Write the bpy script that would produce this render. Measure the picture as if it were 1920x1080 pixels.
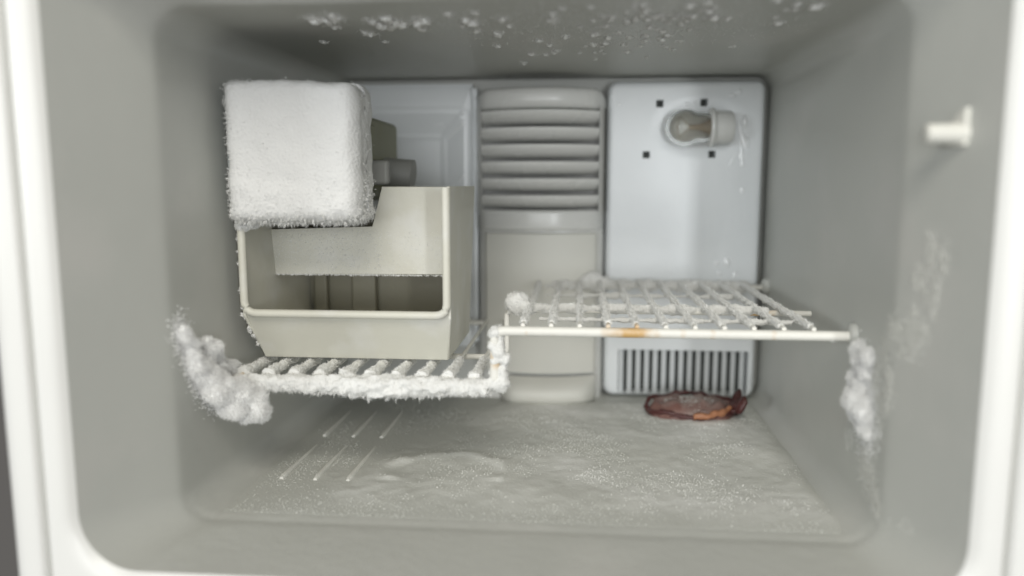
import bpy, bmesh, math, random
import numpy as np
from mathutils import Vector, Matrix, noise

random.seed(7)
rng = np.random.default_rng(11)
R = math.radians
for o in list(bpy.data.objects):
    bpy.data.objects.remove(o, do_unlink=True)
scene = bpy.context.scene
col = scene.collection

# ------------------------------------------------------------------ camera
cam_d = bpy.data.cameras.new('camera')
cam = bpy.data.objects.new('camera', cam_d)
col.objects.link(cam)
cam.location = (0.034, -0.9425, 0.263)
cam.rotation_euler = (R(90 - 7.66), 0, R(4.88))
cam_d.sensor_width = 36
cam_d.lens = 1450 / 1920 * 36
cam_d.clip_start = 0.02
cam_d.clip_end = 50
cam_d.dof.use_dof = True
cam_d.dof.focus_distance = 0.72
cam_d.dof.aperture_fstop = 1.7
scene.camera = cam

# ------------------------------------------------------------------ light
world = bpy.data.worlds.new('World')
scene.world = world
world.use_nodes = True
bg = world.node_tree.nodes['Background']
bg.inputs[0].default_value = (0.155, 0.148, 0.140, 1)      # dim room behind the refrigerator
bg.inputs[1].default_value = 0.9


def area(name, loc, target, sx, sy, watts, colour):
    d = bpy.data.lights.new(name, 'AREA')
    d.shape = 'RECTANGLE'
    d.size, d.size_y, d.energy, d.color = sx, sy, watts, colour
    o = bpy.data.objects.new(name, d)
    col.objects.link(o)
    o.location = loc
    o.rotation_euler = (Vector(target) - Vector(loc)).to_track_quat('-Z', 'Y').to_euler()
    return o


area('room_window_ahead', (-0.35, -3.4, 0.45), (0, 0, 0.22), 2.0, 1.1, 36, (0.97, 0.99, 1.0))
area('room_ceiling_light', (0.10, -2.3, 1.75), (0, -0.2, 0.15), 1.3, 0.9, 40, (1.0, 0.96, 0.87))
area('fill_light_left', (-2.3, -2.8, 0.60), (0.1, -0.1, 0.2), 0.6, 0.7, 30, (0.92, 0.97, 1.0))  # added fill from the left for the pocket bevel and right wall
area('room_side_window', (0.62, -2.0, 0.26), (0.1, 0, 0.2), 0.08, 0.50, 8, (0.95, 0.98, 1.0))

scene.view_settings.view_transform = 'Standard'
scene.view_settings.look = 'None'
scene.view_settings.gamma = 1
scene.view_settings.exposure = -0.17
scene.render.engine = 'CYCLES'
scene.cycles.max_bounces = 10
scene.cycles.diffuse_bounces = 6


# ------------------------------------------------------------------ materials
def mat(name, base, rough=0.5, vary=0.06, vscale=18, bump=0.0, bscale=200, spec=0.5, second=None,
        second_scale=30, second_lo=0.55, second_hi=0.75, detail=4, rvary=0.08, sss=0.0, trans=0.0, coat=0.0):
    m = bpy.data.materials.new(name)
    m.use_nodes = True
    nt = m.node_tree
    n, l = nt.nodes, nt.links
    p = n['Principled BSDF']
    tc = n.new('ShaderNodeTexCoord')
    nz = n.new('ShaderNodeTexNoise')
    nz.inputs['Scale'].default_value = vscale
    nz.inputs['Detail'].default_value = detail
    l.new(tc.outputs['Object'], nz.inputs['Vector'])
    mix = n.new('ShaderNodeMix')
    mix.data_type = 'RGBA'
    b = base
    mix.inputs['A'].default_value = (b[0] * (1 - vary), b[1] * (1 - vary), b[2] * (1 - vary), 1)
    mix.inputs['B'].default_value = (min(b[0] * (1 + vary), 1), min(b[1] * (1 + vary), 1), min(b[2] * (1 + vary), 1), 1)
    l.new(nz.outputs['Fac'], mix.inputs['Factor'])
    out = mix.outputs['Result']
    if second:
        n2 = n.new('ShaderNodeTexNoise')
        n2.inputs['Scale'].default_value = second_scale
        n2.inputs['Detail'].default_value = 6
        l.new(tc.outputs['Object'], n2.inputs['Vector'])
        mr = n.new('ShaderNodeMapRange')
        mr.inputs['From Min'].default_value = second_lo
        mr.inputs['From Max'].default_value = second_hi
        l.new(n2.outputs['Fac'], mr.inputs['Value'])
        m2 = n.new('ShaderNodeMix')
        m2.data_type = 'RGBA'
        m2.inputs['B'].default_value = (*second, 1)
        l.new(mr.outputs['Result'], m2.inputs['Factor'])
        l.new(out, m2.inputs['A'])
        out = m2.outputs['Result']
    l.new(out, p.inputs['Base Color'])
    rr = n.new('ShaderNodeMapRange')
    rr.inputs['To Min'].default_value = max(rough - rvary, 0.02)
    rr.inputs['To Max'].default_value = min(rough + rvary, 1)
    l.new(nz.outputs['Fac'], rr.inputs['Value'])
    l.new(rr.outputs['Result'], p.inputs['Roughness'])
    p.inputs['Specular IOR Level'].default_value = spec
    if sss:
        p.inputs['Subsurface Weight'].default_value = sss
        p.inputs['Subsurface Radius'].default_value = (0.004, 0.004, 0.004)
    if trans:
        p.inputs['Transmission Weight'].default_value = trans
    if coat:
        p.inputs['Coat Weight'].default_value = coat
        p.inputs['Coat Roughness'].default_value = max(0.05, rough)
    if bump:
        n3 = n.new('ShaderNodeTexNoise')
        n3.inputs['Scale'].default_value = bscale
        n3.inputs['Detail'].default_value = 3
        l.new(tc.outputs['Object'], n3.inputs['Vector'])
        bp = n.new('ShaderNodeBump')
        bp.inputs['Strength'].default_value = bump
        bp.inputs['Distance'].default_value = 0.002
        l.new(n3.outputs['Fac'], bp.inputs['Height'])
        l.new(bp.outputs['Normal'], p.inputs['Normal'])
    return m


M_liner = mat('liner_plastic', (0.51, 0.517, 0.486), 0.42, 0.05, 7, 0.10, 60, 0.4, second=(0.555, 0.55, 0.52),
              second_scale=11, second_lo=0.50, second_hi=0.80, rvary=0.14)
M_floor = mat('frosted_floor', (0.51, 0.517, 0.486), 0.45, 0.05, 14, 0.25, 90, 0.4, second=(0.57, 0.57, 0.54),
              second_scale=9, second_lo=0.5, second_hi=0.8)
M_white = mat('white_enamel', (0.77, 0.77, 0.745), 0.35, 0.02, 10, 0.03, 80, 0.5)
M_panel = mat('glossy_panel', (0.72, 0.745, 0.755), 0.33, 0.03, 12, 0.25, 34, 0.5, coat=0.4)
M_duct = mat('duct_plastic', (0.69, 0.69, 0.665), 0.27, 0.03, 14, 0.05, 120, 0.45)
M_duct2 = mat('duct_plastic_pale', (0.65, 0.645, 0.595), 0.45, 0.03, 14, 0.05, 120, 0.4)
M_bucket = mat('bucket_plastic', (0.60, 0.59, 0.515), 0.42, 0.05, 16, 0.08, 250, 0.4, second=(0.66, 0.655, 0.61), second_scale=24, second_lo=0.5, second_hi=0.72)
M_clump = mat('clump_frost', (0.88, 0.88, 0.87), 0.85, 0.03, 60, 0.3, 500, 0.3, sss=0.2)
M_inner_shade = mat('shaded_inner_plastic', (0.24, 0.228, 0.172), 0.4, 0.08, 30, 0.08, 200, 0.4)  # darker bucket plastic: the bin's interior shade is put into this colour
M_frost = mat('frost', (0.75, 0.75, 0.73), 0.85, 0.04, 60, 0.5, 500, 0.3, sss=0.15)
M_icecap = mat('frosted_housing', (0.70, 0.70, 0.69), 0.75, 0.04, 40, 0.6, 420, 0.3)
M_thin = mat('thin_frost', (0.67, 0.67, 0.63), 0.8, 0.05, 60, 0.4, 500, 0.3)
M_ice_glint = mat('ice_and_glint', (0.84, 0.86, 0.87), 0.06, 0.02, 60, 0.0, 100, 0.6, coat=1.0, rvary=0.03)  # for the frozen drips and the highlight streaks modelled on the panel
M_dark = mat('dark_void', (0.030, 0.031, 0.028), 0.8, 0.1, 30)
M_gap = mat('louvre_gap', (0.34, 0.34, 0.33), 0.7, 0.1, 30)
M_casing = mat('casing_grey', (0.42, 0.45, 0.45), 0.5, 0.08, 40)
M_slot = mat('slot_dark', (0.075, 0.080, 0.075), 0.7, 0.1, 30)
M_mold = mat('mold_olive', (0.20, 0.20, 0.12), 0.5, 0.1, 40)
M_moldgrey = mat('mold_grey', (0.30, 0.30, 0.28), 0.5, 0.1, 40)
M_meat = mat('frozen_meat', (0.17, 0.085, 0.070), 0.45, 0.35, 45, 0.4, 120, 0.5, second=(0.30, 0.24, 0.215),
             second_scale=34, second_lo=0.48, second_hi=0.70)
M_meatedge = mat('dark_meat_edge', (0.075, 0.022, 0.020), 0.4, 0.3, 60, 0.4, 160, 0.5)
M_fat = mat('orange_fat', (0.34, 0.15, 0.075), 0.45, 0.25, 70, 0.3, 160, 0.5)
M_metal = mat('socket_metal', (0.55, 0.54, 0.50), 0.35, 0.05, 60)
M_brown = mat('bulb_support', (0.26, 0.20, 0.13), 0.5, 0.1, 60)
M_stain = mat('pink_stain', (0.52, 0.43, 0.40), 0.5, 0.05, 40)


def wire_material():
    m = mat('coated_wire', (0.76, 0.75, 0.70), 0.4, 0.05, 60, 0.15, 300, 0.4)
    nt = m.node_tree
    n, l = nt.nodes, nt.links
    p = n['Principled BSDF']
    tc = n['Texture Coordinate'] if 'Texture Coordinate' in n else n.new('ShaderNodeTexCoord')
    # rust stain where the coating has worn through, at real places on the rail
    src = p.inputs['Base Color'].links[0].from_socket
    nz = n.new('ShaderNodeTexNoise')
    nz.inputs['Scale'].default_value = 120
    l.new(tc.outputs['Object'], nz.inputs['Vector'])
    fac = None
    for (cx, cy, cz, rad) in ((0.078, -0.31, 0.141, 0.034), (0.200, -0.200, 0.141, 0.03), (-0.257, -0.31, 0.094, 0.012),
                              (-0.033, -0.31, 0.118, 0.012), (-0.008, -0.31, 0.141, 0.006), (0.145, -0.31, 0.141, 0.006),
                              (0.193, -0.31, 0.141, 0.006), (0.121, -0.31, 0.141, 0.006), (0.015, -0.31, 0.141, 0.005)):
        d = n.new('ShaderNodeVectorMath')
        d.operation = 'DISTANCE'
        d.inputs[1].default_value = (cx, cy, cz)
        l.new(tc.outputs['Object'], d.inputs[0])
        a = n.new('ShaderNodeMath')
        a.operation = 'MULTIPLY_ADD'
        a.inputs[1].default_value = rad * 0.9
        l.new(nz.outputs['Fac'], a.inputs[0])
        l.new(d.outputs['Value'], a.inputs[2])
        mr = n.new('ShaderNodeMapRange')
        mr.inputs['From Min'].default_value = rad * 1.25
        mr.inputs['From Max'].default_value = rad * 0.55
        l.new(a.outputs[0], mr.inputs['Value'])
        if fac is None:
            fac = mr.outputs['Result']
        else:
            mx = n.new('ShaderNodeMath')
            mx.operation = 'MAXIMUM'
            l.new(fac, mx.inputs[0])
            l.new(mr.outputs['Result'], mx.inputs[1])
            fac = mx.outputs[0]
    mx = n.new('ShaderNodeMix')
    mx.data_type = 'RGBA'
    mx.inputs['B'].default_value = (0.58, 0.37, 0.15, 1)
    l.new(fac, mx.inputs['Factor'])
    l.new(src, mx.inputs['A'])
    l.new(mx.outputs['Result'], p.inputs['Base Color'])
    return m


M_wire = wire_material()

M_glass = bpy.data.materials.new('bulb_glass')
M_glass.use_nodes = True
_p = M_glass.node_tree.nodes['Principled BSDF']
_p.inputs['Base Color'].default_value = (0.93, 0.92, 0.88, 1)
_p.inputs['Roughness'].default_value = 0.06
_p.inputs['Transmission Weight'].default_value = 0.95
_p.inputs['IOR'].default_value = 1.25
_n = M_glass.node_tree.nodes.new('ShaderNodeTexNoise')
_n.inputs['Scale'].default_value = 80
_r = M_glass.node_tree.nodes.new('ShaderNodeMapRange')
_r.inputs['To Min'].default_value = 0.03
_r.inputs['To Max'].default_value = 0.10
M_glass.node_tree.links.new(_n.outputs['Fac'], _r.inputs['Value'])
M_glass.node_tree.links.new(_r.outputs['Result'], _p.inputs['Roughness'])


# ------------------------------------------------------------------ helpers
def link(name, me, material=None, parent=None, smooth=35, wn=False):
    o = bpy.data.objects.new(name, me)
    col.objects.link(o)
    if material:
        me.materials.append(material)
    if parent:
        o.parent = parent
    if smooth:
        me.polygons.foreach_set('use_smooth', [True] * len(me.polygons))
        if smooth < 180:
            me.set_sharp_from_angle(angle=R(smooth))
    if wn:
        w = o.modifiers.new('weighted', 'WEIGHTED_NORMAL')
        w.keep_sharp = True
    return o


def from_py(name, v, f, material=None, parent=None, smooth=35, wn=False):
    me = bpy.data.meshes.new(name)
    me.from_pydata([tuple(map(float, p)) for p in v], [], [tuple(map(int, q)) for q in f])
    me.validate()
    me.update()
    return link(name, me, material, parent, smooth, wn)


def from_bm(name, bm, material=None, parent=None, smooth=35, wn=False):
    bmesh.ops.recalc_face_normals(bm, faces=bm.faces)
    me = bpy.data.meshes.new(name)
    bm.to_mesh(me)
    bm.free()
    return link(name, me, material, parent, smooth, wn)


def empty(name, loc, label, cat, group=None):
    o = bpy.data.objects.new(name, None)
    o.empty_display_size = 0.02
    col.objects.link(o)
    o.location = loc
    tag(o, label, cat, group)
    return o


def tag(o, label, cat, group=None, kind=None):
    if label:
        o['label'] = label
    if cat:
        o['category'] = cat
    if group:
        o['group'] = group
    if kind:
        o['kind'] = kind
    return o


def adopt(parent):
    """children are built in world coordinates: cancel the parent's offset"""
    for ch in parent.children:
        ch.matrix_parent_inverse = Matrix.Translation(-parent.location)


def prism(name, pts, vec, material, parent, bevel=0.0015, seg=3):
    """slab: polygon pts extruded by vec, edges rounded"""
    bm = bmesh.new()
    a = [bm.verts.new(p) for p in pts]
    b = [bm.verts.new(Vector(p) + Vector(vec)) for p in pts]
    bm.faces.new(a)
    bm.faces.new(list(reversed(b)))
    n = len(pts)
    for i in range(n):
        bm.faces.new([a[i], b[i], b[(i + 1) % n], a[(i + 1) % n]])
    if bevel:
        bmesh.ops.bevel(bm, geom=list(bm.edges), offset=bevel, segments=seg, affect='EDGES', profile=0.5, clamp_overlap=True)
    return from_bm(name, bm, material, parent, 40, True)


def rbox(name, lo, hi, material, parent, bevel=0.004, seg=4):
    x0, y0, z0 = lo
    x1, y1, z1 = hi
    return prism(name, [(x0, y0, z0), (x1, y0, z0), (x1, y0, z1), (x0, y0, z1)], (0, y1 - y0, 0), material, parent, bevel, seg)


def tube(path, rad, n=10, caps=True, wob=0.0, wscale=80, seed=0):
    """verts, faces of a tube along path; radius may wobble with noise"""
    v, f = [], []
    P = [Vector(p) for p in path]
    up = Vector((0, 0, 1))
    for i, p in enumerate(P):
        t = (P[min(i + 1, len(P) - 1)] - P[max(i - 1, 0)]).normalized()
        ref = up if abs(t.z) < 0.9 else Vector((0, 1, 0))
        s = t.cross(ref).normalized()
        u = s.cross(t)
        rr = rad[i] if hasattr(rad, '__len__') else rad
        for k in range(n):
            a = 2 * math.pi * k / n
            d = s * math.cos(a) + u * math.sin(a)
            q = p + d * rr
            if wob:
                q = p + d * (rr * (1 + wob * noise.noise(q * wscale + Vector((seed, 0, 0)))))
            v.append(q)
    for i in range(len(P) - 1):
        for k in range(n):
            f.append((i * n + k, i * n + (k + 1) % n, (i + 1) * n + (k + 1) % n, (i + 1) * n + k))
    if caps:
        f.append(tuple(range(n - 1, -1, -1)))
        b = (len(P) - 1) * n
        f.append(tuple(b + k for k in range(n)))
    return v, f


def fillet_path(pts, r, n=6):
    P = [Vector(p) for p in pts]
    out = [P[0]]
    for i in range(1, len(P) - 1):
        a = (P[i - 1] - P[i]).normalized()
        b = (P[i + 1] - P[i]).normalized()
        s, e = P[i] + a * r, P[i] + b * r
        for k in range(n + 1):
            t = k / n
            out.append(s * (1 - t) ** 2 + P[i] * 2 * t * (1 - t) + e * t ** 2)
    out.append(P[-1])
    return out


def densify(path, step):
    out = []
    P = [Vector(p) for p in path]
    for a, b in zip(P, P[1:]):
        m = max(1, int((b - a).length / step))
        for k in range(m):
            out.append(a.lerp(b, k / m))
    out.append(P[-1])
    return out


class Frost:
    """collects lumps and tiny ice needles, linked as ONE mesh"""
    def __init__(self):
        self.v, self.f = [], []

    def add(self, v, f):
        b = len(self.v)
        self.v.extend(tuple(p) for p in v)
        self.f.extend(tuple(b + i for i in q) for q in f)

    def lump(self, c, r, sub=2, amp=0.45, scale=90, squash=(1, 1, 1)):
        bm = bmesh.new()
        bmesh.ops.create_icosphere(bm, subdivisions=sub, radius=1)
        c = Vector(c)
        off = Vector((random.random() * 50, random.random() * 50, 0))
        vs = []
        for p in bm.verts:
            d = p.co.normalized()
            q = Vector((d.x * squash[0], d.y * squash[1], d.z * squash[2])) * r
            k = 1 + amp * noise.fractal((c + q) * scale + off, 1.0, 2.0, 3)
            vs.append(c + q * k)
        bm.verts.index_update()
        fs = [tuple(x.index for x in q.verts) for q in bm.faces]
        bm.free()
        self.add(vs, fs)

    def needles(self, pts, nrm, lmin, lmax, w, spread=0.7):
        pts = np.asarray(pts, float)
        nrm = np.asarray(nrm, float)
        n = len(pts)
        if not n:
            return
        d = nrm + rng.normal(0, spread, (n, 3))
        d /= np.linalg.norm(d, axis=1, keepdims=True) + 1e-9
        L = rng.uniform(lmin, lmax, (n, 1))
        a = np.cross(d, rng.normal(0, 1, (n, 3)))
        a /= np.linalg.norm(a, axis=1, keepdims=True) + 1e-9
        b = np.cross(d, a)
        W = w * rng.uniform(0.6, 1.5, (n, 1))
        base = pts - d * L * 0.15
        q = np.stack([base + a * W, base - a * W * .5 + b * W * .87, base - a * W * .5 - b * W * .87, pts + d * L], 1).reshape(-1, 3)
        s = len(self.v)
        self.v.extend(map(tuple, q))
        for i in range(n):
            k = s + 4 * i
            self.f.extend(((k, k + 1, k + 3), (k + 1, k + 2, k + 3), (k + 2, k, k + 3)))

    def fuzz(self, count, lmin, lmax, w, spread=0.7):
        """needles over everything collected so far"""
        V = np.array(self.v)
        T = np.array([q[:3] for q in self.f])
        A, B, C = V[T[:, 0]], V[T[:, 1]], V[T[:, 2]]
        N = np.cross(B - A, C - A)
        ar = np.linalg.norm(N, axis=1)
        idx = rng.choice(len(T), count, p=ar / ar.sum())
        u, w2 = rng.random((count, 1)), rng.random((count, 1))
        s = u + w2 > 1
        u[s], w2[s] = 1 - u[s], 1 - w2[s]
        pts = A[idx] + u * (B[idx] - A[idx]) + w2 * (C[idx] - A[idx])
        self.needles(pts, N[idx] / (ar[idx, None] + 1e-12), lmin, lmax, w, spread)

    def melt(self, voxel, iters):
        """fuse what has been collected into one soft skin"""
        me = bpy.data.meshes.new('tmp')
        me.from_pydata(self.v, [], self.f)
        o = bpy.data.objects.new('tmp', me)
        col.objects.link(o)
        m = o.modifiers.new('r', 'REMESH')
        m.mode = 'VOXEL'
        m.voxel_size = voxel
        m = o.modifiers.new('s', 'SMOOTH')
        m.iterations = iters
        m.factor = 0.5
        dg = bpy.context.evaluated_depsgraph_get()
        e = o.evaluated_get(dg).to_mesh()
        self.v = [tuple(q.co) for q in e.vertices]
        self.f = [tuple(q.vertices) for q in e.polygons]
        o.evaluated_get(dg).to_mesh_clear()
        bpy.data.objects.remove(o, do_unlink=True)
        bpy.data.meshes.remove(me)

    def build(self, name, material, parent=None, kind='stuff'):
        o = from_py(name, self.v, self.f, material, parent, 60)
        if kind:
            o['kind'] = kind
        return o


# ------------------------------------------------------------------ liner (the setting)
NB = 10                                    # segments per rounded corner


def sstep(t):
    t = min(max(t, 0), 1)
    return t * t * (3 - 2 * t)


def ring(x0, x1, z0, z1, r):
    """points round a rounded rectangle with 2 mm margins beside each corner.
    order: bottom (left to right), right (up), top, left"""
    m = 0.003
    pts, sec = [], []

    def straight(a, b, s, n):
        for k in range(n):
            t = k / n
            pts.append((a[0] + (b[0] - a[0]) * t, a[1] + (b[1] - a[1]) * t))
            sec.append(s)

    def corner(cx, cz, a0, s):
        for k in range(NB):
            a = a0 + (math.pi / 2) * k / NB
            pts.append((cx + r * math.cos(a), cz + r * math.sin(a)))
            sec.append(s)
    straight((x0 + r + m, z0), (x1 - r - m, z0), 'floor', 24)
    straight((x1 - r - m, z0), (x1 - r, z0), 'wall_right', 1)
    corner(x1 - r, z0 + r, -math.pi / 2, 'wall_right')
    straight((x1, z0 + r), (x1, z1 - r), 'wall_right', 16)
    corner(x1 - r, z1 - r, 0, 'wall_right')
    straight((x1 - r, z1), (x1 - r - m, z1), 'wall_right', 1)
    straight((x1 - r - m, z1), (x0 + r + m, z1), 'ceiling', 24)
    straight((x0 + r + m, z1), (x0 + r, z1), 'wall_left', 1)
    corner(x0 + r, z1 - r, math.pi / 2, 'wall_left')
    straight((x0, z1 - r), (x0, z0 + r), 'wall_left', 16)
    corner(x0 + r, z0 + r, math.pi, 'wall_left')
    straight((x0 + r, z0), (x0 + r + m, z0), 'wall_left', 1)
    return pts, sec


YB, YS, YF = 0.032, -0.385, -0.465         # back, step, front edge of the liner


def liner_ring(y):
    t = (y - YB) / (YS - YB)
    t = min(t, 1)
    x0 = -0.265 - 0.010 * t
    x1 = 0.259 - 0.003 * t
    z0, z1, r = 0.0, 0.39, 0.018 + 0.006 * t
    # flare in front of the step, with a soft crease
    e = YS - y
    s = 0.5 * (e + math.sqrt(e * e + 0.004 ** 2)) / (YS - YF)
    z0 -= 0.0007 * math.exp(-((y + 0.381) / 0.006) ** 2)
    return (x0 - 0.030 * s, x1 + 0.022 * s, z0 - 0.001 * s, z1 + 0.032 * s, r + 0.016 * min(s, 1))


ys = list(np.linspace(YB, -0.36, 26)) + list(np.linspace(-0.366, -0.404, 16)) + list(np.linspace(-0.412, YF, 10))
rings = []
for y in ys:
    pts, sec = ring(*liner_ring(y))
    rings.append([(p[0], y, p[1]) for p in pts])
NP = len(rings[0])
parts = {}
for s in ('floor', 'wall_right', 'ceiling', 'wall_left'):
    v, f, idx = [], [], {}

    def vid(i, k):
        if (i, k) not in idx:
            idx[(i, k)] = len(v)
            v.append(rings[i][k])
        return idx[(i, k)]
    for i in range(len(rings) - 1):
        for k in range(NP):
            if sec[k] == s:
                k2 = (k + 1) % NP
                f.append((vid(i, k), vid(i, k2), vid(i + 1, k2), vid(i + 1, k)))
    o = from_py(s, v, f, M_floor if s == 'floor' else M_liner, None, 180)
    o['kind'] = 'structure'
    parts[s] = o
floor = parts['floor']
bk = from_py('wall_back', rings[0], [tuple(range(NP))], M_liner, None, 0)
bk['kind'] = 'structure'

# moulded ribs on the floor, with a rounded bead at the front end
for x in (-0.229, -0.198, -0.168):
    for (ya, yb) in ((-0.297, -0.205), (-0.178, -0.085)):
        pth = densify([(x, ya, 0.0006), (x + 0.001, yb, 0.0004)], 0.006)
        rad = [0.0030 * (1 + 0.3 * noise.noise(Vector((i * .5, x * 90, ya * 50)))) * (1 - 0.70 * i / (len(pth) - 1)) for i in range(len(pth))]
        rad[0] *= 0.6
        v, f = tube(pth, rad, 10)
        from_py('floor_rib', v, f, M_thin, floor, 60)

# ------------------------------------------------------------------ front frame of the cabinet
frame = empty('cabinet_front_frame', (0, -0.47, -0.05), 'white front frame of the refrigerator cabinet around the freezer opening', 'frame')


def loft(name, prof, material, parent):
    """prof: (offset outward from the liner mouth, y, extra drop of the bottom edge, corner radius)"""
    x0, x1, z0, z1, r = liner_ring(YF)
    v, f = [], []
    for (o, y, dz, rr) in prof:
        pts, _ = ring(x0 - o, x1 + o, z0 - o - dz, z1 + o, r + o if rr is None else rr)
        v += [(p[0], y, p[1]) for p in pts]
    for i in range(len(prof) - 1):
        for k in range(NP):
            f.append((i * NP + k, i * NP + (k + 1) % NP, (i + 1) * NP + (k + 1) % NP, (i + 1) * NP + k))
    return from_py(name, v, f, material, parent, 50)


loft('liner_lip', [(0.0002, YF + 0.0002, 0, None), (0.003, -0.4680, 0, None), (0.006, -0.4702, 0, None), (0.010, -0.4712, 0.002, 0.045), (0.016, -0.4715, 0.030, 0.022), (0.0175, -0.4712, 0.036, 0.016),
                   (0.0188, -0.4695, 0.038, 0.014), (0.0188, -0.4550, 0.038, 0.014)], M_white, frame)
loft('outer_trim', [(0.0212, -0.4550, 0.038, 0.014), (0.0212, -0.4700, 0.038, 0.014), (0.0222, -0.4728, 0.038, 0.014), (0.025, -0.4740, 0.04, 0.015), (0.034, -0.4742, 0.05, 0.015), (0.040, -0.4730, 0.055, 0.015),
                    (0.0435, -0.4695, 0.058, 0.015), (0.0445, -0.4640, 0.06, 0.015), (0.0445, 0.06, 0.06, 0.015)], M_white, frame)
adopt(frame)

# ------------------------------------------------------------------ back panel
panel = empty('back_panel', (0, 0.02, 0), 'glossy pale blue-grey panel covering the back of the freezer', 'panel')


def grid_panel(name, x0, x1, z0, z1, nx, nz, yfun, material, holes=(), depth=0.02, r=0.012):
    """curved front sheet with rounded outline corners, rolled edge and rectangular holes"""
    bm = bmesh.new()
    xs = sorted(set(list(np.linspace(x0, x1, nx)) + [h[i] for h in holes for i in (0, 1)]))
    zs = sorted(set(list(np.linspace(z0, z1, nz)) + [h[i] for h in holes for i in (2, 3)]))

    def co(x, z):
        # pull the corners in to a radius and roll the rim backwards
        cx = min(max(x, x0 + r), x1 - r)
        cz = min(max(z, z0 + r), z1 - r)
        dx, dz = x - cx, z - cz
        X, Z = x, z
        if dx and dz:
            m = max(abs(dx), abs(dz))
            L = math.hypot(dx, dz)
            X, Z = cx + dx / L * m, cz + dz / L * m
        e = min(X - x0, x1 - X, Z - z0, z1 - Z)
        if dx and dz:
            e = r - math.hypot(X - cx, Z - cz)
        roll = 0.006
        t = max(0, 1 - e / roll)
        return (X, yfun(X, Z) + roll * (1 - math.sqrt(max(0, 1 - t * t))), Z)
    V = [[bm.verts.new(co(x, z)) for z in zs] for x in xs]
    for i in range(len(xs) - 1):
        for j in range(len(zs) - 1):
            mx, mz = (xs[i] + xs[i + 1]) / 2, (zs[j] + zs[j + 1]) / 2
            if any(h[0] < mx < h[1] and h[2] < mz < h[3] for h in holes):
                continue
            bm.faces.new((V[i][j], V[i + 1][j], V[i + 1][j + 1], V[i][j + 1]))
    # give every open edge a wall running backwards
    be = [e for e in bm.edges if e.is_boundary]
    ret = bmesh.ops.extrude_edge_only(bm, edges=be)
    for g in ret['geom']:
        if isinstance(g, bmesh.types.BMVert):
            g.co.y = max(g.co.y + 0.004, depth)
    bmesh.ops.remove_doubles(bm, verts=[v for v in bm.verts if not v.link_faces], dist=0.0)
    return from_bm(name, bm, material, panel, 50)


BX, BZ = 0.170, 0.328                      # the bulb


def right_y(x, z):
    # shallow dish around the bulb, faint sagging of the sheet
    d = math.hypot((x - BX - 0.006) / 0.062, (z - BZ) / 0.038)
    y = 0.0045 * (1 - sstep((d - 0.10) / 0.90)) if d < 1.0 else 0
    return y + 0.0008 * noise.noise(Vector((x * 14, z * 14, 3)))


xe = list(np.linspace(0.0674, 0.0734, 7)) + list(np.linspace(0.0744, 0.2434, 60)) + list(np.linspace(0.244, 0.2505, 7))
slots = [(0.1240, 0.1325, 0.3525, 0.3610), (0.1752, 0.1837, 0.3535, 0.3620), (0.1095, 0.1180, 0.2932, 0.3015), (0.1863, 0.1948, 0.2936, 0.3020)]
grille = (0.0850, 0.2420, 0.0060, 0.0610)
grid_panel('right_plate', 0.0674, 0.2505, 0.0025, 0.383, 76, 150, right_y, M_panel, slots + [grille], 0.022)
for s in slots:
    rbox('slot', (s[0] - .001, 0.0130, s[2] - .001), (s[1] + .001, 0.0145, s[3] + .001), M_slot, panel, 0.0003, 1)
rbox('grille_backing', (0.083, 0.0185, 0.004), (0.244, 0.0200, 0.064), M_slot, panel, 0.0003, 1)
NG = 15
pitch = (grille[1] - grille[0]) / NG
me_slat = None
for i in range(NG):
    x = grille[0] + pitch * (i + 0.42)
    w = 0.0036
    pts = [(x - w, 0.0015, 0.0055), (x + w * 0.75, 0.0060, 0.0055), (x + w * 0.75, 0.0085, 0.0055), (x - w, 0.0045, 0.0055)]
    prism('grille_slat', pts, (0, 0, 0.056), M_panel, panel, 0.0007, 2)


def left_pts():
    return None


# left plate with a sloping-sided pocket behind the ice maker
xo0, xo1, zo0, zo1 = -0.252, -0.090, 0.060, 0.383       # outer
xa0, xa1, za0, za1 = -0.240, -0.101, 0.080, 0.352       # pocket mouth
xi0, xi1, zi0, zi1 = -0.225, -0.131, 0.100, 0.320       # pocket floor
bm = bmesh.new()


def rect(x0, x1, z0, z1, y):
    return [bm.verts.new(p) for p in ((x0, y, z0), (x1, y, z0), (x1, y, z1), (x0, y, z1))]


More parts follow.
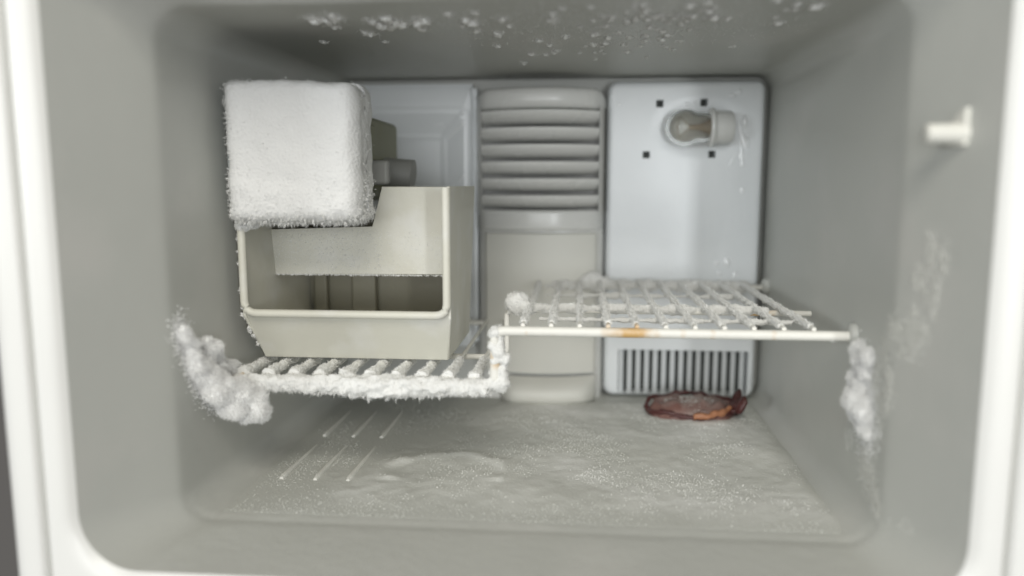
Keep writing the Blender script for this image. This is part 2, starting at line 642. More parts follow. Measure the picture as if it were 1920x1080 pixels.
R0 = rect(xo0, xo1, zo0, zo1, 0.022)
R1 = rect(xo0, xo1, zo0, zo1, 0.004)
R2 = rect(xa0, xa1, za0, za1, 0.0015)
R3 = rect(xi0, xi1, zi0, zi1, 0.0105)
for A, B in ((R0, R1), (R1, R2), (R2, R3)):
    for k in range(4):
        bm.faces.new((A[k], A[(k + 1) % 4], B[(k + 1) % 4], B[k]))
bm.faces.new(R3)
bmesh.ops.bevel(bm, geom=[e for e in bm.edges if not e.is_boundary], offset=0.0060, segments=5, affect='EDGES', clamp_overlap=True)
from_bm('left_plate', bm, M_panel, panel, 40, True)
for (x, z, r_, st) in ((0.2125, 0.1700, 0.0042, 1.3), (0.2000, 0.1690, 0.0030, 1.2), (0.2035, 0.1560, 0.0032, 1.0), (0.2220, 0.1545, 0.0036, 1.2), (0.2130, 0.1340, 0.0036, 1.3), (0.2085, 0.1240, 0.0028, 1.2),
                     (0.2115, 0.3655, 0.0046, 0.7), (0.2270, 0.3350, 0.0034, 2.4), (0.2310, 0.3100, 0.0030, 2.6), (0.2240, 0.2950, 0.0028, 2.0), (0.2270, 0.2560, 0.0030, 1.4), (0.0800, 0.3560, 0.0026, 1.6), (0.1600, 0.3560, 0.0030, 0.8), (0.1690, 0.3585, 0.0026, 0.8)):
    fr = Frost()
    fr.lump((x, 0.0006, z), r_, 3, 0.25, 120, (1, 0.45, st))
    o = fr.build('ice_drip', M_ice_glint, panel, None)
for (xa, za, xb, zb, r_) in ((-0.1260, 0.3330, -0.1060, 0.3490, 0.0026), (-0.1270, 0.3180, -0.1060, 0.3360, 0.0030), (-0.1500, 0.3330, -0.1330, 0.3350, 0.0016), (-0.1120, 0.2660, -0.1060, 0.2730, 0.0026),
                             (0.2190, 0.3360, 0.2290, 0.3080, 0.0030), (0.2230, 0.3200, 0.2260, 0.2860, 0.0026), (0.2060, 0.3640, 0.2190, 0.3700, 0.0030), (0.2180, 0.3000, 0.2120, 0.2860, 0.0018)):
    fr = Frost()
    for k in range(12):
        t = k / 11
        x, z = xa + (xb - xa) * t, za + (zb - za) * t
        e = max(0, min((-0.101 - x) / 0.030, (0.352 - z) / 0.032))
        fr.lump((x, (0.0015 if x < 0 else 0.0) + 0.009 * min(e, 1), z), r_ * (0.6 + 0.5 * t), 2, 0.3, 150, (1, 0.35, 1))
    fr.melt(0.0007, 4)
    fr.build('glint_streak', M_ice_glint, panel, None)  # pale raised streaks standing in for highlights on the bevel and beside the bulb
adopt(panel)

# lamp: bulb lying on its side in the dish
bulb = empty('light_bulb', (BX, -0.005, BZ - 0.022), 'small clear glass bulb lying sideways, unlit, in the back panel', 'light bulb')


def lathe_x(prof, n=28, y=0.0, z=0.0):
    """prof: (x, radius) turned about the x axis"""
    v, f = [], []
    for (x, r) in prof:
        for k in range(n):
            a = 2 * math.pi * k / n
            v.append((x, y + r * math.cos(a), z + r * math.sin(a)))
    for i in range(len(prof) - 1):
        for k in range(n):
            f.append((i * n + k, (i + 1) * n + k, (i + 1) * n + (k + 1) % n, i * n + (k + 1) % n))
    return v, f


YBU = -0.016
prof = []
for k in range(15):
    a = math.pi * 0.5 * k / 10
    prof.append((0.1560 - 0.0225 * math.cos(a), max(0.0215 * math.sin(a), 0.0002)))
prof += [(0.180, 0.0172), (0.186, 0.0150), (0.190, 0.0145)]
inner = [(x + (0.0009 if i < 4 else 0), max(r - 0.0009, 0.0001)) for i, (x, r) in enumerate(prof)]
v, f = lathe_x(prof + inner[::-1], 28, YBU, BZ)
from_py('glass', v, f, M_glass, bulb, 60)
v, f = lathe_x([(0.160, 0.0001), (0.160, 0.003), (0.172, 0.004), (0.186, 0.010), (0.187, 0.0001)], 16, YBU, BZ)
from_py('filament_mount', v, f, M_brown, bulb, 60)
v, f = tube([(0.162, YBU, BZ + 0.001), (0.150, YBU - 0.004, BZ + 0.012), (0.147, YBU, BZ), (0.150, YBU + 0.004, BZ - 0.011), (0.162, YBU, BZ - 0.001)], 0.0008, 6)
from_py('filament', v, f, M_brown, bulb, 60)
v, f = lathe_x([(0.184, 0.0140), (0.184, 0.0215), (0.1865, 0.0228), (0.189, 0.0215), (0.190, 0.0190), (0.208, 0.0185), (0.2105, 0.0165), (0.2105, 0.0001)], 32, YBU + 0.002, BZ)
from_py('socket', v, f, M_duct, bulb, 40)
adopt(bulb)

# ------------------------------------------------------------------ air duct cover
duct = empty('air_duct_cover', (-0.012, 0.0, 0.0), 'tall grey louvred air duct cover in the middle of the back wall', 'vent cover')
DX0, DX1 = -0.0905, 0.0662
DC = (DX0 + DX1) / 2
DH = (DX1 - DX0) / 2


def bow(x, d):
    return -d * (1 - ((x - DC) / DH) ** 2)


def curved_block(name, x0, x1, z_prof, y0, d, material, parent, nx=28, edge=0.012, back=0.015, corner=0.0):
    """z_prof: (z, y offset); swept across x with the cover's bow and rounded side edges"""
    v, f = [], []
    us = [x0 + (x1 - x0) * (0.5 - 0.5 * math.cos(math.pi * k / nx)) for k in range(nx + 1)]
    for x in us:
        e = min(x - x0, x1 - x)
        t = max(0, 1 - e / edge)
        roll = (1 - math.sqrt(max(0, 1 - t * t)))
        for (z, oy) in z_prof:
            y = y0 + oy + bow(x, d)
            zz = z - corner * roll * (z - z_prof[0][0]) / (z_prof[-1][0] - z_prof[0][0])
            v.append((x, y + (back - y) * roll, zz))
    m = len(z_prof)
    for i in range(nx):
        for j in range(m - 1):
            f.append((i * m + j, (i + 1) * m + j, (i + 1) * m + j + 1, i * m + j + 1))
    return from_py(name, v, f, material, parent, 50)


def edge_prof(z0, z1, r, y_in, n=6):
    out = [(z0, y_in)]
    for k in range(n + 1):
        a = math.pi / 2 * k / n
        out.append((z0 + r * (1 - math.cos(a)) * 1, y_in * 0 + r * (1 - math.sin(a))))
    for k in range(n + 1):
        a = math.pi / 2 * k / n
        out.append((z1 - r * (1 - math.sin(a)), r * (1 - math.cos(a))))
    out.append((z1, y_in))
    return out


# upper housing: top cap, bottom band and side frame around the louvres
LZ0, LZ1 = 0.2325, 0.3495
curved_block('upper_cap', DX0, DX1, edge_prof(LZ1, 0.3735, 0.009, 0.04), -0.0130, 0.030, M_duct, duct, 36, 0.016, 0.015, 0.016)
curved_block('lower_band', DX0 + .001, DX1 - .001, edge_prof(0.2090, LZ0, 0.004, 0.03), -0.0120, 0.029, M_duct, duct)
for (xa, xb) in ((DX0, -0.0815), (0.0575, DX1)):
    prof_z = [(LZ0 - 0.004, 0), (LZ1 + 0.004, 0)]
    v, f = [], []
    n = 8
    for k in range(n + 1):
        x = xa + (xb - xa) * k / n
        e = (x - DX0) if xa < 0 else (DX1 - x)
        t = max(0, 1 - e / 0.012)
        roll = 1 - math.sqrt(max(0, 1 - t * t))
        y = -0.0125 + bow(x, 0.030)
        for z in (LZ0 - 0.003, LZ1 + 0.003):
            v.append((x, y + (0.015 - y) * roll, z))
    for k in range(n):
        f.append((2 * k, 2 * k + 2, 2 * k + 3, 2 * k + 1))
    xk = xb
    i0 = len(v)
    yk = -0.0125 + bow(xk, 0.030)
    v += [(xk, yk, LZ0 - .003), (xk, yk, LZ1 + .003), (xk, 0.012, LZ1 + .003), (xk, 0.012, LZ0 - .003)]
    f.append((i0, i0 + 1, i0 + 2, i0 + 3))
    from_py('side_frame', v, f, M_duct, duct, 50)
rbox('louvre_backing', (-0.086, 0.004, LZ0 - .004), (0.062, 0.007, LZ1 + .004), M_gap, duct, 0.0005, 1)
NL = 6
lp = (LZ1 - LZ0) / NL
for i in range(NL):
    zb = LZ0 + lp * i
    # a slat with a crisp top edge, curling back underneath
    sl = [(zb + 0.0024, 0.024), (zb + 0.0032, 0.0175), (zb + 0.0050, 0.0115), (zb + 0.0072, 0.0065), (zb + 0.0098, 0.0025), (zb + 0.0126, -0.0005), (zb + 0.0152, -0.0024),
          (zb + 0.0168, -0.0026), (zb + 0.0176, -0.0012), (zb + 0.0180, 0.020)]
    v, f = [], []
    nx = 24
    x0, x1 = -0.0812, 0.0572
    for k in range(nx + 1):
        x = x0 + (x1 - x0) * k / nx
        for (z, oy) in sl:
            v.append((x, -0.0125 + oy + bow(x, 0.030), z))
    m = len(sl)
    for k in range(nx):
        for j in range(m - 1):
            f.append((k * m + j, (k + 1) * m + j, (k + 1) * m + j + 1, k * m + j + 1))
    from_py('louvre_slat', v, f, M_duct, duct, 60)
# lower body with a paler inset and the curved scoop at its foot
curved_block('lower_body', DX0 + .002, DX1 - .0005, [(0.2088, 0), (0.0, 0)][::-1] and [(0.0, 0.0), (0.05, 0.0), (0.10, 0.0), (0.15, 0.0), (0.2088, 0.0)], -0.003, 0.018, M_duct, duct, edge=0.010)
curved_block('inset_panel', -0.0800, 0.0590, edge_prof(0.034, 0.2050, 0.0025, 0.02), -0.010, 0.018, M_duct2, duct, edge=0.004)
curved_block('foot_scoop', -0.0600, 0.0580, [(0.0005, 0.008), (0.002, -0.002), (0.008, -0.009), (0.016, -0.010), (0.022, -0.006), (0.027, 0.002), (0.032, 0.014)], -0.026, 0.018, M_duct2, duct, edge=0.022, back=-0.010)
adopt(duct)

# ------------------------------------------------------------------ ice maker
ice = empty('ice_maker', (-0.20, -0.28, 0.235), 'white box-shaped ice maker thick with frost, fixed high on the left wall', 'ice maker')
# housing: rounded box, displaced as if rime had grown over it
bm = bmesh.new()
bmesh.ops.create_cube(bm, size=1)
bmesh.ops.scale(bm, vec=(0.1130, 0.060, 0.117), verts=bm.verts)
bmesh.ops.bevel(bm, geom=list(bm.edges), offset=0.0095, segments=5, affect='EDGES', profile=0.5)
bmesh.ops.subdivide_edges(bm, edges=[e for e in bm.edges if e.calc_length() > 0.02], cuts=22, use_grid_fill=True)
bmesh.ops.translate(bm, vec=(-0.2055, -0.280, 0.290), verts=bm.verts)
bm.normal_update()
for v_ in bm.verts:
    p = v_.co.copy()
    low = 1 - sstep((p.z - 0.232) / 0.06)
    a = 0.0016 * noise.fractal(p * 60, 1.0, 2.0, 2) + (0.0002 + 0.0016 * low) * noise.fractal(p * 260, 1.0, 2.0, 3)
    v_.co += v_.normal * a
    if p.x > -0.166 and p.y < -0.28:           # right front edge is rounded off further
        t = (p.x + 0.166) / 0.0165
        v_.co.y += 0.006 * max(0, t) ** 2
    if p.z > 0.335 and p.y < -0.28:
        v_.co.z -= 0.003 * sstep((p.x + 0.20) / 0.05)
hs = from_bm('housing', bm, M_icecap, ice, 180)
fr = Frost()
me = hs.data
V = np.array([q.co for q in me.vertices])
N = np.array([q.normal for q in me.vertices])
front = (N[:, 1] < 0.3)
wgt = np.where(front, 0.05 + 1.4 * np.clip((0.275 - V[:, 2]) / 0.05, 0, 1) + 0.5 * np.clip((-0.22 - V[:, 0]) / 0.04, 0, 1), 0.0)
sel = rng.choice(len(V), 6500, p=wgt / wgt.sum())
fr.needles(V[sel] + rng.normal(0, 0.0012, (6500, 3)), N[sel], 0.0005, 0.0018, 0.0004, 0.6)
sel = np.where((V[:, 2] < 0.238) & (N[:, 1] < 0.5))[0]
k = rng.choice(sel, 2600)
fr.needles(V[k] + rng.normal(0, 0.0015, (2600, 3)), np.tile((0.1, -0.35, -1), (2600, 1)), 0.0010, 0.0046, 0.00045, 0.45)
sel = np.where((V[:, 0] < -0.258) & (N[:, 1] < 0.3))[0]
k = rng.choice(sel, 900)
fr.needles(V[k] + rng.normal(0, 0.001, (900, 3)), np.tile((-1, -0.3, 0), (900, 1)), 0.0006, 0.0026, 0.0004, 0.5)
fr.build('frost_crust', M_frost, ice)
rbox('casing', (-0.2668, -0.2990, 0.2335), (-0.1600, -0.2510, 0.3440), M_casing, ice, 0.008)
rbox('mould', (-0.262, -0.250, 0.246), (-0.172, -0.060, 0.330), M_mold, ice, 0.006)
rbox('mould_flange', (-0.170, -0.236, 0.286), (-0.1585, -0.210, 0.318), M_mold, ice, 0.002)
v, f = tube(densify([(-0.175, -0.120, 0.275), (-0.142, -0.120, 0.272)], 0.004), 0.0165, 22)
from_py('fill_cup', v, f, M_moldgrey, ice, 40)
rbox('shut_off_arm', (-0.172, -0.205, 0.262), (-0.148, -0.195, 0.286), M_moldgrey, ice, 0.004)
adopt(ice)

# ------------------------------------------------------------------ ice bucket
bk = empty('ice_bucket', (-0.165, -0.20, 0.104), 'cream plastic ice bin with notched wall on the lower shelf under the ice maker', 'ice bin')
ZB, ZR = 0.1045, 0.151
xl, xr = -0.2615, -0.0745
T = 0.003
# front wall, leaning back towards the base
prism('front_wall', [(xl + .002, -0.2895, ZR), (xr - .002, -0.2895, ZR), (xr - .0075, -0.2640, ZB), (xl + .0085, -0.2640, ZB)], (0, T, 0), M_bucket, bk, 0.0012)
# side walls
prism('side_wall', [(xl, -0.2890, ZR - .004), (xl, -0.2890, 0.2265), (xl, -0.130, 0.2265), (xl + .008, -0.130, ZB), (xl + .008, -0.2625, ZB)], (T, 0, 0), M_bucket, bk, 0.0012)
prism('side_wall', [(xr - T, -0.2890, ZR - .004), (xr - T, -0.2890, 0.2610), (xr - T, -0.130, 0.2610), (xr - T - .007, -0.130, ZB), (xr - T - .007, -0.2625, ZB)], (T, 0, 0), M_bucket, bk, 0.0012)
prism('back_wall', [(xl + .0032, -0.1360, 0.226), (xr - .0032, -0.1360, 0.226), (xr - .0105, -0.1360, ZB + .001), (xl + .0112, -0.1360, ZB + .001)], (0, T, 0), M_inner_shade, bk, 0.001)
prism('base', [(xl + .010, -0.2620, ZB + .0005), (xr - .0105, -0.2620, ZB + .0005), (xr - .0105, -0.1365, ZB + .0005), (xl + .010, -0.1365, ZB + .0005)], (0, 0, T), M_bucket, bk, 0.0008)
prism('baffle', [(xl + .0031, -0.225, 0.1768), (xr - .0031, -0.225, 0.1780), (xr - .0031, -0.225, 0.2606), (-0.1503, -0.225, 0.2606), (-0.1587, -0.225, 0.2222), (xl + .0031, -0.225, 0.2210)],
      (0, T, 0), M_bucket, bk, 0.0010)
prism('cover', [(xl + .0034, -0.2215, 0.1800), (xr - .0034, -0.2215, 0.1800), (xr - .0034, -0.1365, 0.1800), (xl + .0034, -0.1365, 0.1800)], (0, 0, T), M_bucket, bk, 0.0008)  # unseen plate added to keep light out of the bin's lower interior
# rounded lip along left edge, front and right edge
lip = fillet_path([(xl + .003, -0.2905, 0.2255), (xl + .003, -0.2905, ZR - .001), (xr - .0035, -0.2905, ZR - .001), (xr - .0035, -0.2905, 0.2600)], 0.011, 8)
v, f = tube(densify(lip, 0.004), 0.0036, 14)
from_py('rim', v, f, M_bucket, bk, 60)
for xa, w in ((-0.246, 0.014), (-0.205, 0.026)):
    rbox('rib', (xa, -0.1460, ZB + .004), (xa + w, -0.1361, 0.1780), M_inner_shade, bk, 0.002, 3)
fr = Frost()
for k in range(46):                        # rime creeping along the left edge of the bin
    z = random.uniform(0.118, 0.228)
    d = 1 if z > 0.150 else 0
    x = xl + (0 if d else (0.151 - z) / 0.047 * 0.008)
    y = -0.289 if d else -0.289 + (0.151 - z) / 0.047 * 0.025
    fr.lump((x - .0005 + random.uniform(-.001, .001), y + random.uniform(-.002, .004), z), random.uniform(0.0007, 0.0015), 1, 0.7, 300)
for k in range(16):
    fr.lump((xl + random.uniform(-.002, .014), -0.288 + random.uniform(-.003, .006), 0.2265 + random.uniform(-.001, .003)), random.uniform(0.002, 0.0042), 2, 0.6, 200)
fr.fuzz(4500, 0.0006, 0.0026, 0.00035, 0.7)
pts, nr = [], []
for k in range(2600):                      # fine rime on the baffle
    x = random.uniform(xl + .004, xr - .005)
    z = random.uniform(0.1775, 0.2205)
    if random.random() < 0.30 + 0.7 * (x < -0.15):
        pts.append((x, -0.2251, z))
        nr.append((0, -1, 0))
fr.needles(pts, nr, 0.0003, 0.0011, 0.0004, 0.7)
pts = [(random.uniform(xl + .006, xr - .006), -0.2245, 0.1772) for k in range(420)]
fr.needles(pts, [(0, -.3, -1)] * len(pts), 0.0008, 0.0024, 0.0005, 0.6)
fr.build('frost', M_frost, bk)
adopt(bk)

# ------------------------------------------------------------------ wire shelf
shelf = empty('wire_shelf', (0, -0.16, 0.094), 'white coated wire shelf stepped between two levels, frosted and rusting in spots', 'shelf')
ZL, ZU = 0.0940, 0.1415
XS = -0.0345
YFR, YBR = -0.310, -0.012
wr = 0.0030


def wire(name, path, r, n=10):
    v, f = tube(path, r, n)
    return from_py(name, v, f, M_wire, shelf, 60)


def stepped(y):
    return fillet_path([(-0.2700, y, ZL), (XS, y, ZL), (XS, y, ZU), (0.2540, y, ZU)], 0.009, 7)


wire('front_rail', stepped(YFR), 0.0041, 14)
wire('back_rail', stepped(YBR), 0.0030)
wire('middle_rail', stepped(-0.200), 0.0028)
for i in range(11):                        # upper level
    x = -0.0110 + 0.0236 * i
    wire('wire', [(x, YFR + .001, ZU + .0048), (x, YFR + .012, ZU + .0052), (x, YBR - .004, ZU + .0052), (x, YBR, ZU + .0048)], 0.0019, 8)
for i in range(10):                        # lower level
    x = -0.2560 + 0.0226 * i
    wire('wire', [(x, YFR + .001, ZL + .0045), (x, YFR + .012, ZL + .0050), (x, YBR - .004, ZL + .0050), (x, YBR, ZL + .0045)], 0.0019, 8)
for (y, z) in ((YFR, ZU), (YBR, ZU)):      # clips in the right wall
    v, f = lathe_x([(0.2515, 0.0001), (0.2515, 0.006), (0.2535, 0.0085), (0.2585, 0.0095)], 20, y, z + .002)
    from_py('wall_clip', v, f, M_liner, shelf, 40)

# frost on the shelf
fr = Frost()
low = densify([(-0.262, YFR, ZL + .0015), (XS - .006, YFR, ZL + .0015)], 0.0022)
rad = [0.0066 + 0.0020 * noise.fractal(Vector((p.x * 60, 1, 0)), 1, 2, 3) + 0.0032 * math.exp(-((p.x + 0.135) / 0.05) ** 2) for p in low]
low = [p + Vector((0, -0.001, -0.35 * r_)) for p, r_ in zip(low, rad)]
v, f = tube(low, rad, 14, True, 0.5, 200, 2)
fr.add(v, f)
for k in range(60):
    x = random.uniform(-0.262, XS - 0.004)
    g = math.exp(-((x + 0.135) / 0.055) ** 2)
    fr.lump((x, YFR + random.uniform(-.003, .004), ZL - random.uniform(0, .003 + .006 * g)), random.uniform(0.0018, 0.0042), 2, 0.5, 200)
for k in range(42):                        # the riser
    z = random.uniform(ZL - .004, ZU + .002)
    fr.lump((XS + random.uniform(-.003, .006) * (1.5 if z < 0.12 else 0.7), YFR + random.uniform(-.002, .005), z), random.uniform(0.0026, 0.0056), 2, 0.45, 160)
for k in range(40):                        # right end of the rail
    x = random.uniform(0.170, 0.246)
    fr.lump((x, YFR + random.uniform(-.001, .004), ZU - random.uniform(-.002, .004)), random.uniform(0.0012, 0.0026), 1, 0.6, 260)
# rime rolls on the wires of both levels
for i in range(10):
    x = -0.2560 + 0.0226 * i
    p_ = densify([(x, YFR + .004, ZL + .0050), (x, YFR + .075, ZL + .0052)], 0.003)
    r_ = [0.0042 + 0.0022 * max(0, 1 - (q.y - YFR) / 0.03) + 0.0012 * noise.noise(Vector((x * 40, q.y * 60, 2))) for q in p_]
    v, f = tube(p_, r_, 9, True, 0.5, 240, i)
    fr.add(v, f)
for i in range(11):
    x = -0.0110 + 0.0236 * i
    p_ = densify([(x, YFR + .010, ZU + .0052), (x, YBR, ZU + .0052)], 0.004)
    r_ = [0.0031 + 0.0012 * noise.noise(Vector((x * 40, q.y * 70, 5))) for q in p_]
    v, f = tube(p_, r_, 8, True, 0.5, 240, i + 20)
    fr.add(v, f)
for (y, x0_, x1_, r0) in ((-0.200, XS + .01, 0.215, 0.0046), (-0.262, 0.0, 0.22, 0.0022), (YBR - .01, -0.02, 0.235, 0.0060), (-0.11, 0.0, 0.20, 0.0024)):
    p_ = densify([(x0_, y, ZU + .002), (x1_, y, ZU + .002)], 0.003)
    r_ = [r0 * (1 + 0.6 * noise.fractal(Vector((q.x * 50, y * 30, 5)), 1, 2, 3)) for q in p_]
    v, f = tube(p_, r_, 10, True, 0.5, 220, 3)
    fr.add(v, f)
for (c, r_) in (((-0.024, -0.205, 0.149), 0.0115), ((-0.016, -0.210, 0.146), 0.0075), ((0.052, -0.02, 0.150), 0.010), ((0.042, -0.02, 0.147), 0.008), ((0.066, -0.02, 0.147), 0.008)):
    fr.lump(c, r_, 3, 0.25, 120)
fr.melt(0.0012, 3)
fr.fuzz(30000, 0.0006, 0.0026, 0.00032, 0.6)
pts = []
for k in range(5200):
    x = random.uniform(-0.262, XS - .003)
    g = math.exp(-((x + 0.135) / 0.055) ** 2)
    pts.append((x, YFR + random.gauss(0, .003), ZL - .002 - random.uniform(0, .0045 + .009 * g * abs(noise.noise(Vector((x * 130, 0, 0)))) + .003 * g)))
fr.needles(pts, [(0.05, -0.3, -1)] * len(pts), 0.0012, 0.0052, 0.00038, 0.4)
fr.build('frost', M_frost, shelf)
adopt(shelf)

# ------------------------------------------------------------------ frost on the walls, ceiling and floor
lf = Frost()
path = [(-0.271, -0.378, 0.152), (-0.270, -0.372, 0.138), (-0.268, -0.362, 0.121), (-0.265, -0.354, 0.107), (-0.261, -0.346, 0.096), (-0.255, -0.336, 0.086), (-0.246, -0.325, 0.080), (-0.240, -0.320, 0.077)]
dp = densify(path, 0.0035)
for i, p in enumerate(dp):
    t = i / len(dp)
    r_ = 0.0030 + 0.0068 * sstep(t * 1.3)
    for k in range(4):
        q = p + Vector((random.uniform(-.002, .004), random.uniform(-.006, .006), random.uniform(-.007, .007))) * (0.5 + t)
        lf.lump(q, r_ * random.uniform(0.6, 1.0), 3, 0.28, 110)
for k in range(40):
    t = random.random()
    lf.lump((-0.268 + random.uniform(-.002, .003), -0.345 + 0.05 * t, 0.132 - 0.035 * t + random.uniform(-.010, .006)), random.uniform(.002, .0055), 2, 0.35, 140)
lf.melt(0.0014, 5)
lf.fuzz(34000, 0.0008, 0.0046, 0.00026, 0.6)
pts = []
for k in range(5000):
    p = random.choice(dp)
    y, z = p.y + random.gauss(0.003, .006), p.z + random.gauss(0.001, .006)
    pts.append((liner_ring(y)[0] + .0002, y, z))
lf.needles(pts, [(1, 0, 0)] * len(pts), 0.0006, 0.0024, 0.0004, 0.8)
tag(lf.build('frost_lump', M_clump, None, None), 'thick white lump of frost where the shelf meets the left wall', 'frost')

def wall_x(y, right=True):
    a = liner_ring(y)
    return a[1] if right else a[0]


rf = Frost()
for k in range(46):
    t = random.random()
    b = 1 - abs(2 * t - 1)
    rf.lump((0.2550 - random.uniform(0, .007) * b, -0.332 - 0.012 * t + random.uniform(-.016, .010), 0.122 - 0.050 * t), random.uniform(.0035, .0076) * (0.5 + .5 * b), 3, 0.4, 120)
for k in range(20):
    y = random.uniform(-0.352, -0.325)
    rf.lump((wall_x(y) - .001, y, 0.128 + random.uniform(-.008, .010)), random.uniform(.003, .006), 2, 0.4, 140)
rf.melt(0.0014, 4)
rf.fuzz(24000, 0.0008, 0.0044, 0.00026, 0.6)
pts = []
for k in range(4200):
    t = random.random()
    y, z = -0.336 - 0.012 * t + random.gauss(0, .011), 0.126 - 0.058 * t + random.gauss(0, .009)
    pts.append((wall_x(y) - .0002, y, z))
rf.needles(pts, [(-1, 0, 0)] * len(pts), 0.0006, 0.0024, 0.0004, 0.8)
tag(rf.build('frost_lump', M_clump, None, None), 'ragged white clump of frost on the right wall below the shelf end', 'frost')

ws = Frost()
for (ya, za, yb, zb, n, r0, r1) in ((-0.352, 0.112, -0.392, 0.165, 34, .0012, .0034), (-0.340, 0.078, -0.352, 0.040, 36, .0015, .0042), (-0.356, 0.050, -0.378, 0.018, 22, .0012, .0034), (-0.398, 0.150, -0.408, 0.166, 22, .0012, .0032),
                                     (-0.372, 0.100, -0.384, 0.128, 18, .001, .0026), (-0.402, 0.185, -0.414, 0.222, 12, .0008, .002), (-0.418, 0.18, -0.428, 0.215, 12, .0008, .0022), (-0.30, 0.05, -0.33, 0.08, 14, .001, .002),
                                     (-0.395, 0.012, -0.42, 0.02, 10, .001, .0025)):
    c = [(random.random(), random.gauss(0, .0035), random.gauss(0, .0045), random.uniform(r0, r1)) for k in range(n)]
    pts = []
    for k in range(n * 70):
        t, dy, dz, sg = random.choice(c)
        y, z = ya + (yb - ya) * t + dy + random.gauss(0, sg * 1.5), za + (zb - za) * t + dz + random.gauss(0, sg * 2.4)
        y, z = max(y, YF + .003), max(z, 0.008)
        pts.append((wall_x(y) - .0001, y, z))
    ws.needles(pts, [(-1, 0, 0.3)] * len(pts), 0.0004, 0.0018, 0.00032, 0.8)
tag(ws.build('wall_frost', M_thin), 'thin scattered frost patches clinging to the right wall', 'frost', None, 'stuff')

cf = Frost()
cs = []
for (px, py, n, sx, sy) in ((-0.175, -0.335, 3, .006, .012), (-0.160, -0.325, 2, .006, .008), (-0.112, -0.322, 4, .010, .016), (-0.094, -0.315, 3, .006, .014), (-0.060, -0.355, 3, .006, .02), (-0.055, -0.33, 2, .006, .02),
                            (-0.13, -0.26, 5, .03, .03), (-0.03, -0.28, 5, .03, .03), (0.05, -0.33, 16, .03, .03), (0.085, -0.31, 22, .035, .03), (0.10, -0.25, 24, .04, .04), (0.15, -0.345, 14, .03, .02), (0.06, -0.20, 14, .03, .03), (0.175, -0.33, 5, .02, .02),
                            (0.0, -0.24, 8, .04, .05)):
    for k in range(n):
        x, y = random.gauss(px, sx), random.gauss(py, sy)
        if y > -0.378 and abs(x) < 0.22:
            big = random.uniform(0.0012, 0.0032) * (1.7 if n < 6 else 1.0)
            cf.lump((x, y, 0.3896), big, 3, 0.9, 190, (0.8, 1.5, 0.6))
            pts = [(random.gauss(x, big * .7), random.gauss(y, big * 1.6), 0.3899) for q in range(int(60 + 24000 * big))]
            cf.needles(pts, [(0, -.2, -1)] * len(pts), 0.0004, 0.0022, 0.00032, 0.8)
pts = [(random.gauss(0.06, .07), random.gauss(-0.30, .05), 0.3899) for q in range(3500)]
cf.needles([p for p in pts if p[1] > -.378], [(0, -.2, -1)] * len([p for p in pts if p[1] > -.378]), 0.0003, 0.0012, 0.0003, 0.8)
tag(cf.build('ceiling_frost', M_frost), 'scattered lumps of frost on the ceiling of the freezer', 'frost', None, 'stuff')

ff = Frost()
# low uneven sheet of frost over the floor: thick to the right and along the front
nx_, ny_ = 170, 110
v, f, keep = [], [], {}


def frost_h(x, y):
    p = Vector((x, y, 0))
    d = 0.5 + 0.5 * sstep((x + 0.17) / 0.16)
    d *= sstep((x + 0.27 - 0.45 * max(0, y + 0.33)) / 0.14)
    h = 0.0035 * d + 0.0019 * noise.fractal(p * 8 + Vector((3, 8, 0)), 1, 2, 4) + 0.0007 * noise.fractal(p * 80, 1, 2, 3)
    # a curled ridge of frost
    rr = math.hypot(x + 0.085, (y + 0.270) * 1.25)
    if y > -0.29 and x < -0.03:
        h += 0.0034 * math.exp(-((rr - 0.055) / 0.010) ** 2) * (0.5 + noise.noise(Vector((x * 40, y * 40, 9))))
    edge = min(sstep((0.252 - x) / 0.025), sstep((y + 0.380) / 0.07), sstep((-0.015 - y) / 0.02))
    return max((h - 0.0009) * edge, 0.0003) - 0.0012 * (1 - sstep(edge * 8))


for i in range(nx_ + 1):
    for j in range(ny_ + 1):
        x = -0.250 + 0.502 * i / nx_
        y = -0.384 + 0.372 * j / ny_
        v.append((x, y, max(frost_h(x, y), -0.002)))
for i in range(nx_):
    for j in range(ny_):
        q = (i * (ny_ + 1) + j, (i + 1) * (ny_ + 1) + j, (i + 1) * (ny_ + 1) + j + 1, i * (ny_ + 1) + j + 1)
        if max(v[k][2] for k in q) > 0:
            f.append(q)
ff.add(v, f)
pts, nr = [], []
for k in range(26000):
    x, y = random.uniform(-0.245, 0.243), random.uniform(-0.383, -0.03)
    h = frost_h(x, y)
    g = noise.fractal(Vector((x * 12, y * 12, 7)), 1, 2, 3)
    if h > 0 and g + random.gauss(0, .16) > 0.12:
        pts.append((x, y, h))
        nr.append((0, 0, 1))
ff.needles(pts, nr, 0.0003, 0.0013, 0.0006, 0.7)
M_floorfrost = mat('floor_frost', (0.62, 0.625, 0.59), 0.7, 0.08, 30, 0.25, 300, 0.3, second=(0.84, 0.84, 0.825), second_scale=8, second_lo=0.45, second_hi=0.7)
_nt = M_floorfrost.node_tree
_p = _nt.nodes['Principled BSDF']
_src = _p.inputs['Base Color'].links[0].from_socket
_g = _nt.nodes.new('ShaderNodeNewGeometry')
_sx = _nt.nodes.new('ShaderNodeSeparateXYZ')
_mr = _nt.nodes.new('ShaderNodeMapRange')
_mr.inputs['From Min'].default_value = 0.0002
_mr.inputs['From Max'].default_value = 0.0042
_mx = _nt.nodes.new('ShaderNodeMix')
_mx.data_type = 'RGBA'
_mx.inputs['A'].default_value = (0.505, 0.512, 0.48, 1)       # thin film: the floor shows through
_nt.links.new(_g.outputs['Position'], _sx.inputs[0])
_nt.links.new(_sx.outputs['Z'], _mr.inputs['Value'])
_nt.links.new(_mr.outputs['Result'], _mx.inputs['Factor'])
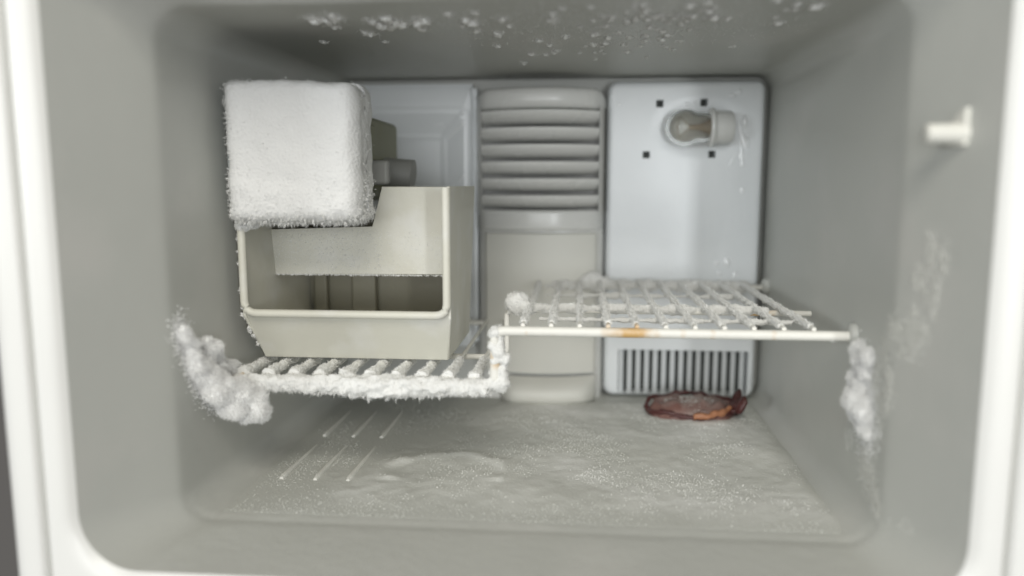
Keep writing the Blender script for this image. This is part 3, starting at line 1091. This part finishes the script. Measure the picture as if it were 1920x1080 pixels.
_nt.links.new(_src, _mx.inputs['B'])
_nt.links.new(_mx.outputs['Result'], _p.inputs['Base Color'])
tag(ff.build('floor_frost', M_floorfrost), 'uneven sheet of frost crystals spread over the freezer floor', 'frost', None, 'stuff')

# ------------------------------------------------------------------ frozen food
food = empty('frozen_meat_packet', (0.165, -0.075, 0.002), 'dark red-brown frozen meat packet lying on the floor below the grille', 'food')


def pouch(name, a, b, h, material, cx=0.165, cy=-0.070, z=0.003, amp=0.0022):
    bm = bmesh.new()
    bmesh.ops.create_icosphere(bm, subdivisions=5, radius=1)
    for q in bm.verts:
        d = q.co.normalized()
        e = math.hypot(d.x, d.y)
        k = 1 + 0.10 * noise.noise(Vector((d.x * 2, d.y * 2, 4)))
        X = a * math.copysign(abs(d.x) ** 0.85, d.x) * k
        Y = b * d.y * k
        Zz = h * (abs(d.z) ** 0.8) * (1 if d.z > 0 else -0.25)
        p = Vector((X, Y, Zz))
        w = amp * noise.fractal(p * 90, 1, 2, 4) + 0.0012 * math.sin(X * 320 + 3 * noise.noise(p * 40))
        q.co = (cx + X, cy + Y + w, z + max(Zz + w * (d.z > 0), -0.001))
    return from_bm(name, bm, material, food, 180)


fr = Frost()
pouch('meat', 0.050, 0.030, 0.0185, M_meat, amp=0.0036)
# dark crumpled rim, orange streak of fat along the front, pinched end on the right
rimp = []
for k in range(49):
    a = 2 * math.pi * k / 48
    rimp.append((0.165 + 0.0505 * math.cos(a), -0.070 + 0.0305 * math.sin(a), 0.0085 + 0.0085 * sstep(math.sin(a) + 0.2) + 0.002 * math.sin(5 * a)))
v, f = tube(densify(rimp, 0.003), [0.0024 + 0.0024 * abs(noise.noise(Vector((k * .23, 2, 0)))) for k in range(len(densify(rimp, 0.003)))], 9, True, 0.9, 130, 4)
from_py('dark_rim', v, f, M_meatedge, food, 180)
v, f = tube(densify([(0.163, -0.1045, 0.009), (0.180, -0.1030, 0.0105), (0.196, -0.0950, 0.0125), (0.206, -0.087, 0.0145)], 0.002), 0.0034, 9, True, 0.7, 160, 9)
from_py('fat_streak', v, f, M_fat, food, 180)
bm = bmesh.new()
vv = []
for i in range(9):
    for j in range(7):
        t, s = i / 8, j / 6 - 0.5
        vv.append(bm.verts.new((0.204 + 0.017 * t, -0.082 + s * (0.020 + 0.022 * t), 0.006 + 0.012 * t + 0.006 * math.sin(s * 9 + t * 5) * (0.4 + t) + 0.004)))
for i in range(8):
    for j in range(6):
        bm.faces.new((vv[i * 7 + j], vv[(i + 1) * 7 + j], vv[(i + 1) * 7 + j + 1], vv[i * 7 + j + 1]))
o = from_bm('pinched_end', bm, M_meatedge, food, 180)
md = o.modifiers.new('thick', 'SOLIDIFY')
md.thickness = 0.0035
pts = [(random.gauss(0.160, .024), random.gauss(-0.075, .012), 0.0215) for k in range(500)]
pts = [(x, y, 0.003 + 0.0188 * math.sqrt(max(0, 1 - ((x - .165) / .05) ** 2 - ((y + .07) / .03) ** 2))) for x, y, z in pts]
fr.needles([p for p in pts if p[2] > .008], [(0, -.4, 1)] * len([p for p in pts if p[2] > .008]), 0.0004, 0.0014, 0.0004, 0.8)
fr.build('frost', M_thin, food)
adopt(food)

# ------------------------------------------------------------------ door-switch peg on the right wall
peg = empty('support_peg', (0.270, -0.437, 0.287), 'small white plastic peg sticking out high on the right wall', 'peg')
v, f = lathe_x([(0.2470, 0.0001), (0.2470, 0.0045), (0.2480, 0.0058), (0.2500, 0.0062), (0.2660, 0.0066), (0.2760, 0.0066)], 24, -0.435, 0.2938)
from_py('pin', v, f, M_duct2, peg, 40)
# mounting plate lies along the flared wall
prism('plate', [(0.2640, -0.4260, 0.2860), (0.2666, -0.4360, 0.2860), (0.2678, -0.4405, 0.2865), (0.2678, -0.4405, 0.3095), (0.2663, -0.4350, 0.3070), (0.2640, -0.4260, 0.2975)], (0.0050, 0.0010, 0), M_duct2, peg, 0.0007, 2)
adopt(peg)
